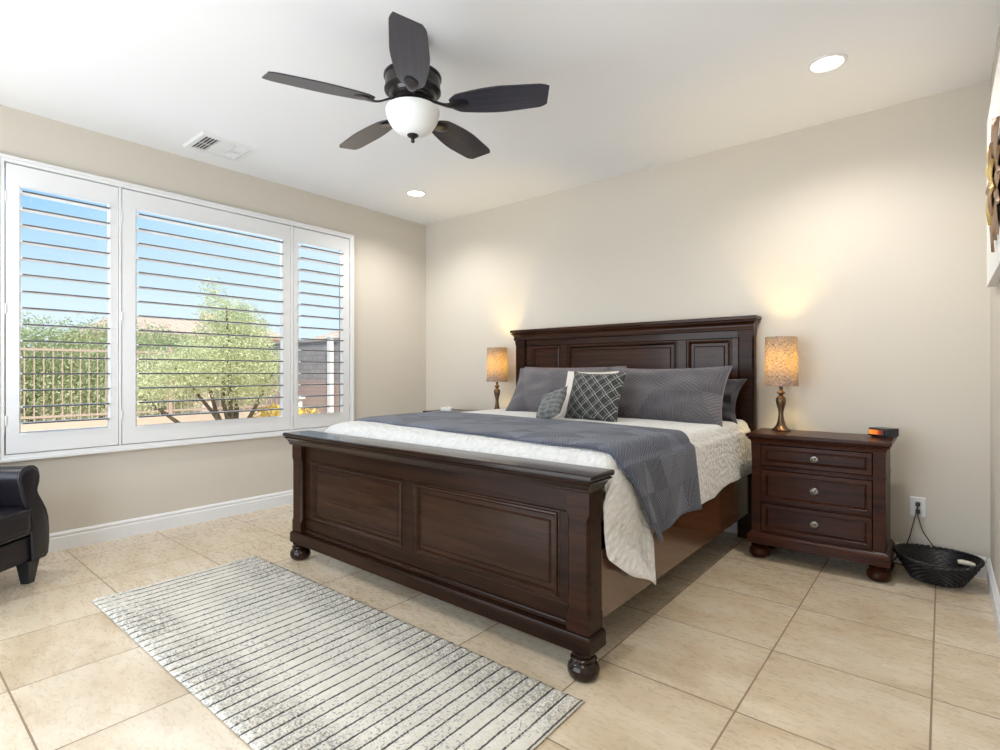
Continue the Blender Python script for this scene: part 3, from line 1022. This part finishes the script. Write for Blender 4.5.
# ------------------------------------------------------------------ pillows
def pillow(name, w_, h_, t_, mat, centre, lean, yaw, label, roll=0, flange=.0, pinch=.04, n=34, seed=0, rumple=.006, group=None, cat='pillow', pipe=None):
    b = MB()
    N = n

    def pt(side):
        def f(i, j):
            u = -1 + 2 * i / (N - 1)
            v = -1 + 2 * j / (N - 1)
            iu = 1 - pinch * (1 - (abs(v)) ** 2.2) * abs(u) ** 3
            iv = 1 - pinch * 1.6 * (1 - (abs(u)) ** 2.2) * abs(v) ** 3
            uu, vv = u / (1 - flange) if flange else u, v / (1 - flange) if flange else v
            uu, vv = max(-1, min(1, uu)), max(-1, min(1, vv))
            th = t_ / 2 * (max(0, 1 - abs(uu) ** 2.6) * max(0, 1 - abs(vv) ** 2.6)) ** .52
            th = max(th, .003)
            wob = rumple * noise.noise(Vector((u * 2.5, v * 2.5, seed))) * (1 if side > 0 else .6)
            sag = -.012 * (1 - v) * 0
            return Vector((u * w_ / 2 * iu, -side * (th + wob * min(1, th / .02)), v * h_ / 2 * iv + sag))
        return f
    uvf = lambda i, j: ((-1 + 2 * i / (N - 1)) * w_ / 2, (-1 + 2 * j / (N - 1)) * h_ / 2)
    b.grid(pt(1), N, N, uvf)
    b.grid(pt(-1), N, N, uvf)
    # close rim
    base2 = N * N
    rim = [(i, 0) for i in range(N - 1)] + [(N - 1, j) for j in range(N - 1)] + [(i, N - 1) for i in range(N - 1, 0, -1)] + [(0, j) for j in range(N - 1, 0, -1)]
    ids = [i * N + j for i, j in rim]
    for a_, b_ in zip(ids, ids[1:] + ids[:1]):
        b.f.append((a_, b_, b_ + base2, a_ + base2))
    Mx = Matrix.Translation(Vector(centre)) @ Matrix.Rotation(yaw, 4, 'Z') @ Matrix.Rotation(-lean, 4, 'X') @ Matrix.Rotation(roll, 4, 'Y')
    root = thing(name, label, cat, centre, 0, group)
    o = b.build('cover', mat, root, xf=Mx)
    if pipe:
        pts = []
        for i, j in rim[::2]:
            p1, p2 = Vector(b.v[i * N + j]), Vector(b.v[base2 + i * N + j])
            pts.append(Mx @ ((p1 + p2) / 2))
        MB().tube(pts, .0045, 6, loop=True).build('piping', pipe, root)
    return root


QZ = .826
# back row
pillow('pillow', .98, .40, .15, M['sham_back'], (-2.36, 3.73, QZ + .166), R(16), 0, 'mauve grey sleeping pillow standing against the left half of the headboard', seed=5, rumple=.02)
pillow('pillow', .88, .33, .17, M['charcoal'], (-1.445, 3.71, QZ + .146), R(17), R(2), 'dark charcoal sleeping pillow standing against the right half of the headboard', seed=6, rumple=.05, pinch=.11, roll=R(5))
# shams
pillow('pillow_sham', .89, .42, .14, M['sham'], (-2.33, 3.51, QZ + .163), R(30), R(-1), 'grey quilted sham on the left side of the bed', seed=1, flange=.04, rumple=.022, pinch=.065, pipe=M['sham_back'])
pillow('pillow_sham', .89, .42, .15, M['sham'], (-1.478, 3.465, QZ + .163), R(28), R(0), 'grey quilted sham on the right side of the bed', seed=2, flange=.04, rumple=.022, pinch=.065, pipe=M['sham_back'])
pillow('throw_pillow', .40, .37, .10, M['cream_cloth'], (-1.93, 3.30, QZ + .150), R(24), R(3), 'cream pillow peeking out behind the plaid cushion', seed=3)
pillow('throw_pillow', .41, .36, .12, M['plaid'], (-1.80, 3.165, QZ + .148), R(22), R(-2), 'dark square throw pillow with thin pale diagonal plaid lines', seed=4, pinch=.07)
pillow('throw_pillow', .31, .22, .09, M['pleat'], (-2.03, 2.985, QZ + .088), R(28), R(-34), 'small pleated grey green satin cushion leaning against the plaid pillow', roll=R(-17), seed=8, rumple=.02, pinch=.06)

# ------------------------------------------------------------------ nightstands (built at the origin, front face at y=0, centre x=0)
def drawer(root, x0, x1, z0, z1):
    y = 0
    d = MB().relief(x0, x1, z0, z1, [(0, y + .03), (0, y - .004), (.003, y - .008), (.024, y - .008), (.028, y - .003), (.033, y - .005), (.036, y + .004), (.040, y + .004)])
    d = d.build('drawer', M['wood_ns'], root, smooth=False)
    kx, kz = (x0 + x1) / 2 + .003, (z0 + z1) / 2
    b = MB()
    # oval backplate and knob, axis -Y
    def oval(rx, rz_, yy, n=24):
        return [(kx + rx * math.cos(2 * PI * k / n), yy, kz + rz_ * math.sin(2 * PI * k / n)) for k in range(n)]
    b.rings([oval(.026, .022, y - .003), oval(.026, .022, y - .006), oval(.023, .019, y - .009), oval(.019, .015, y - .005), oval(.006, .006, y - .006), oval(.005, .005, y - .014), oval(.009, .009, y - .017), oval(.010, .010, y - .021), oval(.007, .007, y - .024), oval(.001, .001, y - .025)])
    b.build('knob', M['pewter'], d)


def make_nightstand():
    root = thing('nightstand', 'dark cherry nightstand with three drawers, right of the bed, holding the alarm clock', 'nightstand', (0, 0, 0), 0, 'matching nightstands')
    hw, dp = .335, .33
    b = MB()
    b.box(-hw, hw, .024, dp, .155, .715)
    b.box(-hw, -.283, 0, .024, .155, .715).box(.278, hw, 0, .024, .155, .715)
    b.box(-.283, .278, 0, .024, .700, .715).box(-.283, .278, 0, .024, .548, .574).box(-.283, .278, 0, .024, .346, .354).box(-.283, .278, 0, .024, .155, .172)
    b.build('body', M['wood_ns'], root, bevel=.002)
    b = MB().crown(-hw, hw, .0, dp, [(0, .562), (.003, .563), (.003, .569), (0, .570)])
    b.crown(-hw, hw, .0, dp, [(.0, .706), (.004, .708), (.006, .718), (.013, .727), (.020, .731), (.022, .735), (.017, .738), (.017, .741), (.025, .742), (.028, .746), (.028, .759), (.024, .764)])
    b.build('top', M['wood_ns'], root, smooth=False, bevel=.0012)
    drawer(root, -.281, .276, .576, .698)
    drawer(root, -.281, .276, .356, .546)
    drawer(root, -.281, .276, .174, .344)
    b = MB().crown(-hw, hw, 0, dp, [(.018, .095), (.022, .098), (.022, .140), (.018, .146), (.014, .148), (.012, .156), (.003, .163), (0, .165)])
    b.build('plinth', M['wood_ns'], root, smooth=False)
    prof_ = [(r_ * .95, z * .90) for r_, z in BUN]
    for x in (-.305, .300):
        for y in (.055, .285):
            MB().lathe(prof_, (x, y, 0), 28).build('bun_foot', M['wood_ns'], root)
    return root


ns = make_nightstand()
ns2 = copy_tree(ns)
ns.location = (-.571, 3.52, 0)
ns2.location = (-3.50, 3.52, 0)
ns2['label'] = 'dark cherry nightstand left of the bed, only its top corner showing in the room corner'


# ------------------------------------------------------------------ table lamps
def make_lamp():
    root = thing('table_lamp', 'lit bronze table lamp with grey woven shade on the right nightstand', 'lamp', (0, 0, 0), 0, 'matching bedside lamps')
    pr = [(.056, 0), (.057, .004), (.054, .007), (.040, .015), (.027, .035), (.019, .065), (.0145, .095), (.014, .115), (.019, .14), (.026, .165), (.030, .19), (.028, .205), (.017, .217), (.011, .222), (.013, .228), (.024, .236), (.025, .243), (.016, .250), (.010, .255), (.010, .262), (.012, .266), (.012, .290), (.007, .292), (.007, .33)]
    MB().lathe(pr, n=36).build('lamp_base', M['lamp_bronze'], root)
    # shade: open cylinder with thickness
    n = 48
    z0, z1 = .283, .597
    r0, r1 = .098, .093
    rs = []
    for r_, z in ((r0, z0), (r1, z1), (r1 - .002, z1), (r0 - .002, z0)):
        rs.append([(r_ * math.cos(2 * PI * k / n), r_ * math.sin(2 * PI * k / n), z) for k in range(n)])
    sh = MB().rings(rs, caps=False, loop=True).build('lamp_shade', M['shade'], root)
    b = MB()
    b.tube([(-.097, 0, z0 + .02), (0, 0, z0 + .03), (.095, 0, z0 + .02)], .0015, 6)
    b.tube([(0, -.097, z0 + .02), (0, 0, z0 + .03), (0, .095, z0 + .02)], .0015, 6)
    b.build('shade_spider', M['lamp_bronze'], root)
    MB().lathe([(.010, .325), (.014, .335), (.022, .36), (.027, .385), (.024, .405), (.012, .42), (.001, .424)], n=20).build('bulb', M['bulb'], root)
    return root


lp = make_lamp()
lp2 = copy_tree(lp)
lp.location = (-.800, 3.79, .7655)
lp2.location = (-3.185, 3.80, .7655)
lp2['label'] = 'lit bronze table lamp with grey woven shade left of the bed, in the far corner'
for o in (lp, lp2):
    x, y, z = o.location
    lamp('lamp_glow', 'POINT', (x + .0, y, z + .44), 9.0, (1.0, 0.72, 0.25), shadow_soft_size=.03)

# ------------------------------------------------------------------ things on the nightstands
rt = thing('alarm_clock', 'small black alarm clock with orange lit display on the right nightstand', 'clock', (-.262, 3.76, .7655), R(-32))
b = MB()
b.rings([[(-.055, -.05 + dy, z), (.055, -.05 + dy, z), (.052, .05, z), (-.052, .05, z)] for dy, z in ((.004, .006), (0, .010), (.002, .046), (.008, .052))])
b.build('clock_body', M['black_plastic'], rt, bevel=.003)
for x in (-.04, .04):
    MB().box(x - .008, x + .008, -.04, .04, 0, .007).build('foot', M['black_plastic'], rt, smooth=False)
t = NT('clock_display')
cX, cY, cZ = t.xyz(t.co)
cc = t.ramp(t.math('MULTIPLY', t.math('ADD', cX, .05), 10.0), [(0.0, (1.0, .34, .04)), (.45, (1.0, .22, .03)), (.62, (.35, .05, .01)), (.9, (.01, .01, .03))])
t.set(col=(0.01, 0.01, 0.01), rough=.2, em=cc, ems=.75)
MB().box(-.048, .045, -.0535, -.0485, .016, .042).build('display', t.m, rt, smooth=False)
MB().box(.048, .0515, -.0525, -.0485, .012, .046).build('trim_strip', M['pewter'], rt, smooth=False)

rt = thing('tissue_pack', 'small white packet lying on the left nightstand in the corner', 'packet', (-3.64, 3.60, .7655), R(20))
MB().box(-.055, .055, -.03, .03, 0, .034).build('wrapper', M['canvas'], rt, bevel=.006)
MB().tube([(-.03, 0, .034), (-.01, 0, .045), (.015, 0, .047), (.035, 0, .034)], .006, 8).build('flap', M['cream_cloth'], rt)

# ------------------------------------------------------------------ ceiling fan
FX, FY = -1.95, 1.70
fan = thing('ceiling_fan', 'five blade ceiling fan with dark wood blades and white glass bowl light', 'ceiling fan', (FX, FY, ZC))
MB().lathe([(.066, ZC - .001), (.068, ZC - .012), (.060, ZC - .035), (.040, ZC - .052), (.016, ZC - .058), (.013, ZC - .06)], (FX, FY, 0)).build('canopy', M['bronze'], fan)
MB().lathe([(.012, ZC - .05), (.012, 2.57)], (FX, FY, 0), 16).build('downrod', M['bronze'], fan)
MB().lathe([(.020, 2.590), (.045, 2.583), (.080, 2.570), (.112, 2.560), (.130, 2.552), (.137, 2.546), (.137, 2.538), (.130, 2.532), (.130, 2.487), (.134, 2.482), (.134, 2.474), (.122, 2.466), (.112, 2.462), (.104, 2.448), (.106, 2.442), (.098, 2.434), (.088, 2.430), (.090, 2.424), (.080, 2.416), (.070, 2.413), (.070, 2.405), (.078, 2.400), (.080, 2.392), (.02, 2.39)], (FX, FY, 0), 48).build('motor_housing', M['bronze'], fan)
bowl = MB().lathe([(.118, 2.392), (.127, 2.388), (.129, 2.381), (.126, 2.365), (.118, 2.338), (.102, 2.310), (.078, 2.287), (.048, 2.273), (.018, 2.268), (.001, 2.267)], (FX, FY, 0), 48).build('glass_bowl', M['glass_bowl'], fan)
MB().lathe([(.022, 2.276), (.027, 2.270), (.027, 2.265), (.018, 2.258), (.009, 2.254), (.008, 2.246), (.010, 2.240), (.006, 2.233), (.001, 2.231)], (FX, FY, 0), 24).build('finial', M['bronze'], bowl)
# blade in local coordinates
def blade_obj():
    n = 26
    rows = []
    for k in range(n):
        s = k / (n - 1)
        x = .185 + s * .462
        wd = .050 + .032 * math.sin(min(1, s / .55) * PI / 2)
        if s > .9:
            wd *= 1 - .22 * ((s - .9) / .1) ** 2
        if s > .55:
            wd *= 1 - .16 * (s - .55) / .45
        if s < .10:
            wd *= .55 + .45 * math.sin(s / .10 * PI / 2)
        rows.append((x, wd))
    b = MB()
    rs = []
    skew = 0.02
    for x, wd in rows:
        xx = lambda y: x - skew * (y / .09) * ((x - .185) / .47) ** 6
        rs.append([(xx(-wd), -wd, -.003), (xx(0), 0, -.003), (xx(wd), wd, -.003), (xx(wd), wd, .003), (xx(0), 0, .003), (xx(-wd), -wd, .003)])
    b.rings(rs)
    bl = b.build('blade', M['blade'], None, smooth=False, bevel=.001)
    bl.parent = fan
    # blade iron
    b = MB()
    st = [(.085, .016, .030, .012), (.115, .013, .020, .010), (.150, .014, .000, .009), (.180, .022, -.010, .007), (.205, .036, -.009, .004), (.235, .046, -.0045, .0035), (.262, .020, -.0045, .0035), (.270, .008, -.0045, .003)]
    rs = []
    for x, wd, z, th in st:
        rs.append([(x + (.012 if abs(c_) == wd and x > .2 else 0), c_, z + zz) for c_, zz in ((-wd, 0), (-wd * .4, -th), (wd * .4, -th), (wd, 0), (wd * .4, .0015), (-wd * .4, .0015))])
    b.rings(rs)
    iron = b.build('blade_iron', M['bronze'])
    iron.parent = bl
    q = iron.modifiers.new('sub', 'SUBSURF')
    q.levels = q.render_levels = 1
    return bl


bl0 = blade_obj()
for k in range(5):
    o = bl0 if k == 0 else copy_tree(bl0, fan)
    o.location = (0, 0, 2.402 - ZC)
    o.rotation_euler = (Matrix.Rotation(R(-114.7 + 72 * k), 3, 'Z') @ Matrix.Rotation(R(-13), 3, 'X')).to_euler()

# ------------------------------------------------------------------ recessed lights
dl = thing('recessed_light', 'round lit recessed ceiling light above the right nightstand', 'ceiling light', (0, 0, 0), 0, 'recessed ceiling lights')
n = 40
MB().rings([[(r_ * math.cos(2 * PI * k / n), r_ * math.sin(2 * PI * k / n), z) for k in range(n)] for r_, z in ((.092, -.0005), (.090, -.006), (.076, -.009), (.072, -.004), (.072, -.0005))], caps=False, loop=True).build('trim_ring', M['white_paint'], dl)
MB().lathe([(.071, -.001), (.071, -.004), (.040, -.006), (.001, -.0065)], n=n).build('lens', M['lens'], dl)
spots = [(-.463, 3.215, dl['label']), (-3.631, 3.203, 'round lit recessed ceiling light near the far corner of the room'),
         (-.463, .20, 'recessed ceiling light behind the camera'), (-3.631, .0, 'recessed ceiling light above the armchair')]
for i, (x, y, lb) in enumerate(spots):
    o = dl if i == 0 else copy_tree(dl)
    o.location = (x, y, ZC)
    o['label'] = lb
    lamp('downlight', 'SPOT', (x, y, ZC - .02), 52 if i < 2 else 46, (1.0, .97, .93), (0, 0, 0), spot_size=R(150), spot_blend=.8, shadow_soft_size=.07)

# ------------------------------------------------------------------ ceiling vent
vx0, vx1, vy0, vy1 = -4.13, -3.79, 1.475, 1.86
vr = thing('ceiling_vent', 'white square air vent on the ceiling above the window', 'vent', ((vx0 + vx1) / 2, (vy0 + vy1) / 2, ZC))
b = MB()
zf = ZC - .012
def rr_(i, z):
    return [(vx0 + i, vy0 + i, z), (vx1 - i, vy0 + i, z), (vx1 - i, vy1 - i, z), (vx0 + i, vy1 - i, z)]
b.rings([rr_(0, ZC - .0005), rr_(0, ZC - .003), rr_(.01, zf), rr_(.04, zf), rr_(.042, ZC - .0005)], caps=False, loop=True)
b.build('vent_frame', M['white_paint'], vr, smooth=False)
MB().box(vx0 + .042, vx1 - .042, vy0 + .042, vy1 - .042, ZC - .002, ZC - .0005).build('duct_shade', M['black_plastic'], vr, smooth=False)  # flat black plate in place of the shade inside the duct
ix0, ix1, iy0, iy1 = vx0 + .043, vx1 - .043, vy0 + .043, vy1 - .043
third = (iy1 - iy0) / 3
for k in (1, 2):
    MB().box(ix0, ix1, iy0 + third * k - .006, iy0 + third * k + .006, ZC - .011, ZC - .0025).build('divider', M['white_paint'], vr, smooth=False)
MB().box((ix0 + ix1) / 2 - .006, (ix0 + ix1) / 2 + .006, iy0, iy1, ZC - .0115, ZC - .0105).build('divider', M['white_paint'], vr, smooth=False)
for bank in range(3):
    ya, yb = iy0 + third * bank + .007, iy0 + third * (bank + 1) - .007
    for k in range(4):
        if bank == 1:
            xx = ix0 + (ix1 - ix0) * (k + .5) / 4
            b = MB().rings([[(xx + .034, y, ZC - .003), (xx - .030, y, ZC - .0105), (xx - .030, y, ZC - .0115), (xx + .034, y, ZC - .004)] for y in (ya, yb)])
        else:
            y_ = ya + (yb - ya) * (k + .5) / 4
            s_ = 1 if bank == 2 else -1
            b = MB().rings([[(x, y_ - .0085 * s_, ZC - .003), (x, y_ + .0085 * s_, ZC - .0105), (x, y_ + .0085 * s_, ZC - .0115), (x, y_ - .0085 * s_, ZC - .004)] for x in (ix0, ix1)])
        b.build('slat', M['white_paint'], vr, smooth=False)

# ------------------------------------------------------------------ rug
RX0, RX1, RY0, RY1 = -3.235, -.940, .745, 1.575
nx, ny = 400, 84
rug = MB()
def rugpt(i, j):
    x = (RX1 - RX0) * i / (nx - 1)
    y = (RY1 - RY0) * j / (ny - 1)
    q = (x / .0565) % 1.0
    rib_ = .5 - .5 * math.cos(2 * PI * (q - .5))
    ed = min(1, max(0, 2.2 - 2.2 * min(y, RY1 - RY0 - y) / .22))
    h = .005 + .006 * rib_ ** .6
    h += ed * .008 * (.5 + noise.noise(Vector((x * 60, y * 60, 0)))) * rib_
    h += .0025 * noise.noise(Vector((x * 130, y * 110, 3)))
    h = .004 + (h - .004) * min(1, .25 + min(y, RY1 - RY0 - y) / .03)
    yy = y
    if j in (0, ny - 1):
        yy += (.010 if j else .002) * noise.noise(Vector((x * 40, j, 0)))
    if i in (0, nx - 1) or j in (0, ny - 1):
        h = .004
    return (x, yy, max(.003, h))
rug.grid(rugpt, nx, ny)
b0 = len(rug.v)
o = rug.build('rug', M['rug'])
sm = o.modifiers.new('solid', 'SOLIDIFY')
sm.thickness = .002
sm.offset = -1
o.location = (RX0, RY0, .0025)
o.rotation_euler = (0, 0, R(.6))
tag(o, 'cream and grey woven runner rug with thin dark cross stripes on the tile floor', 'rug')

# ------------------------------------------------------------------ armchair
arm = thing('armchair', 'dark leather club armchair with rolled arms, partly in view at the left edge', 'armchair', (-3.833, .121, 0), R(131.3))
out_r = [(.292, .638), (.322, .634), (.344, .618), (.355, .592), (.352, .560), (.340, .525), (.338, .505), (.350, .475), (.379, .426), (.403, .38), (.416, .335), (.422, .27), (.422, .20), (.414, .14), (.400, .125), (.320, .125), (.316, .20), (.310, .28), (.298, .36), (.278, .42), (.255, .47), (.240, .53), (.230, .575), (.236, .606), (.256, .630)]
for s in (1, -1):
    ol = [(s * x, z) for x, z in out_r]
    b = MB()
    cx_ = sum(p[0] for p in ol) / len(ol)
    cz_ = sum(p[1] for p in ol) / len(ol)
    def sc_(f, y):
        return [(cx_ + (x - cx_) * f, y, cz_ + (z - cz_) * f) for x, z in ol]
    b.rings([sc_(.90, -.385), sc_(.965, -.381), sc_(1, -.372), sc_(1, .245), sc_(.9, .255)])
    a_ = b.build('arm', M['leather'], arm)
    MB().tube([(x, -.375, z) for x, z in ol], .0045, 8, loop=True).build('piping', M['piping'], a_)
b = MB().box(-.318, .318, -.365, .27, .125, .26)
b.build('seat_base', M['leather'], arm, bevel=.012, seg=3)
b = MB().box(-.305, .305, -.400, .17, .265, .425)
cu = b.build('seat_cushion', M['leather'], arm, bevel=.045, seg=5)
for zz in (.285, .408):
    MB().tube([(-.295, -.18, zz), (-.296, -.385, zz), (-.26, -.399, zz), (.26, -.399, zz), (.296, -.385, zz), (.295, -.18, zz)], .004, 6).build('piping', M['piping'], cu)
b = MB()
rs = []
for z, y, w2, th in ((.14, .20, .30, .14), (.30, .20, .31, .14), (.5, .215, .34, .15), (.65, .235, .36, .15), (.76, .255, .35, .14), (.81, .27, .31, .10), (.83, .28, .27, .05)):
    rs.append([(-w2, y - th / 2, z), (w2, y - th / 2, z), (w2 + .01, y, z), (w2, y + th / 2, z), (-w2, y + th / 2, z), (-w2 - .01, y, z)])
o = MB().rings(rs).build('backrest', M['leather'], arm, bevel=.02, seg=3)
for x, y in ((.335, -.335), (-.335, -.335), (.30, .24), (-.30, .24)):
    MB().rings([[(x - w_, y - w_, z), (x + w_, y - w_, z), (x + w_, y + w_, z), (x - w_, y + w_, z)] for w_, z in ((.021, 0), (.021, .004), (.036, .122), (.036, .126))]).build('leg', M['black_plastic'], arm, smooth=False, bevel=.002)

# ------------------------------------------------------------------ outlet, cords, basket
oy = YB - .0005
ot = thing('wall_outlet', 'white double wall outlet right of the nightstand', 'wall outlet', (-.113, oy, .347))
MB().relief(-.1505, -.0755, .288, .405, [(0, oy), (0, oy - .003), (.004, oy - .006)]).build('cover_plate', M['white_paint'], ot, smooth=False)
for zc in (.325, .368):
    MB().relief(-.130, -.096, zc - .015, zc + .015, [(0, oy - .0055), (0, oy - .0075), (.002, oy - .0085)]).build('socket', M['white_paint'], ot, smooth=False)
for i, (zc, path, lb) in enumerate(((.368, [(-.113, oy - .03, .362), (-.118, oy - .045, .335), (-.135, oy - .05, .25), (-.158, oy - .045, .15), (-.20, oy - .04, .06), (-.24, oy - .045, .010), (-.30, oy - .08, .006), (-.42, oy - .09, .006)], 'black power cord running down to the left behind the nightstand'),
                                  (.325, [(-.113, oy - .03, .318), (-.108, oy - .048, .29), (-.088, oy - .055, .22), (-.040, oy - .05, .14), (-.005, oy - .043, .07), (-.03, oy - .04, .012), (-.12, oy - .035, .006), (-.24, oy - .05, .006)], 'black power cord running down to the right behind the wicker basket'))):
    rt = thing('power_cord', lb, 'cord', (-.113, oy - .03, zc), 0, 'cords in the wall outlet')
    MB().box(-.124, -.102, oy - .036, oy - .009, zc - .011, zc + .010).build('plug', M['black_plastic'], rt, bevel=.003)
    # smooth the path
    P_ = [Vector(p) for p in path]
    pts = []
    for k in range(len(P_) - 1):
        p0, p1, p2, p3 = P_[max(k - 1, 0)], P_[k], P_[k + 1], P_[min(k + 2, len(P_) - 1)]
        for q in range(6):
            s = q / 6
            pts.append(.5 * ((2 * p1) + (p2 - p0) * s + (2 * p0 - 5 * p1 + 4 * p2 - p3) * s * s + (3 * p1 - p0 - 3 * p2 + p3) * s ** 3))
    pts.append(P_[-1])
    MB().tube(pts, .003, 8).build('cord', M['black_plastic'], rt)

bk_ = thing('wicker_basket', 'black oval wicker basket on the floor under the wall outlet', 'basket', (-.030, 3.755, 0))
BXc, BYc = -.026, 3.755


def bell(t_, th, dr=0):
    """t 0..1 base to rim"""
    ax = .105 + .081 * t_ ** .9 + dr
    ay = .090 + .062 * t_ ** .9 + dr
    zr = .124 + .012 * math.cos(th) ** 2 + .012 * math.sin(th)
    return (BXc + ax * math.cos(th), BYc + ay * math.sin(th), .006 + t_ * zr)


n = 72
b = MB()
ts = [i / 8 for i in range(9)]
rs = [[bell(t_, 2 * PI * k / n) for k in range(n)] for t_ in ts]
rs += [[bell(t_, 2 * PI * k / n, -.004) for k in range(n)] for t_ in reversed(ts)]
b.rings(rs)
body = b.build('basket_body', M['wicker'], bk_)
b = MB()
n2 = 108
for r_ in range(11):
    t_ = .05 + r_ * .088
    ph = (r_ % 2) * PI
    b.tube([bell(t_, 2 * PI * k / n2, .0015 + .0035 * math.sin(27 * 2 * PI * k / n2 + ph)) for k in range(n2)], .0052, 6, loop=True)
b.build('weave', M['wicker'], bk_)
b = MB()
for k in range(54):
    th = 2 * PI * k / 54
    b.tube([bell(t_, th, .001) for t_ in (0.02, .25, .5, .75, 1.0)], .0025, 5)
b.build('stakes', M['wicker'], bk_)
b = MB()
for ph in (0, PI):
    b.tube([Vector(bell(1.0, 2 * PI * k / 160, .003 * math.cos(22 * 2 * PI * k / 160 + ph))) + Vector((0, 0, .004 * math.sin(22 * 2 * PI * k / 160 + ph))) for k in range(160)], .0065, 6, loop=True)
b.build('rim', M['wicker'], bk_)
MB().tube([(.060, 3.715, .136), (.075, 3.718, .138), (.110, 3.722, .134), (.128, 3.725, .130)], [.010, .013, .013, .010], 12).build('handle', M['cream'], bk_)

# ------------------------------------------------------------------ wall art on the right wall
art = thing('wall_art', 'white canvas with brown metal flower relief on the right wall', 'wall art', (XR - .001, 2.95, 1.95))
ax0 = XR - .034
MB().box(ax0, XR - .001, 2.30, 3.56, 1.555, 2.365).build('canvas_panel', M['canvas'], art, bevel=.002)
cyA, czA = 2.86, 1.88
def petal(ang, L, W, x0_, mat, lift):
    b = MB()
    n = 12
    rs = []
    for k in range(n + 1):
        s = k / n
        r_ = .02 + L * s
        w_ = W * math.sin(PI * min(.97, max(.03, s)) ** .8) + .001
        x_ = x0_ - .004 - lift * math.sin(s * PI * .8)
        y_ = cyA + r_ * math.cos(ang)
        z_ = czA + r_ * math.sin(ang)
        ty, tz = -math.sin(ang), math.cos(ang)
        rs.append([(x_ + .004, y_ - ty * w_, z_ - tz * w_), (x_ - .004, y_, z_), (x_ + .004, y_ + ty * w_, z_ + tz * w_), (x_ + .006, y_ + ty * w_, z_ + tz * w_), (x_ - .001, y_, z_), (x_ + .006, y_ - ty * w_, z_ - tz * w_)])
    b.rings(rs)
    return b.build('petal', mat, art)
for k in range(14):
    petal(2 * PI * k / 14 + .1, 0.25 if k % 2 else .21, .045, ax0, M['petal'], .012)
for k in range(9):
    petal(2 * PI * k / 9, .14, .03, ax0 - .014, M['petal_gold'] if k % 3 else M['petal'], .010)
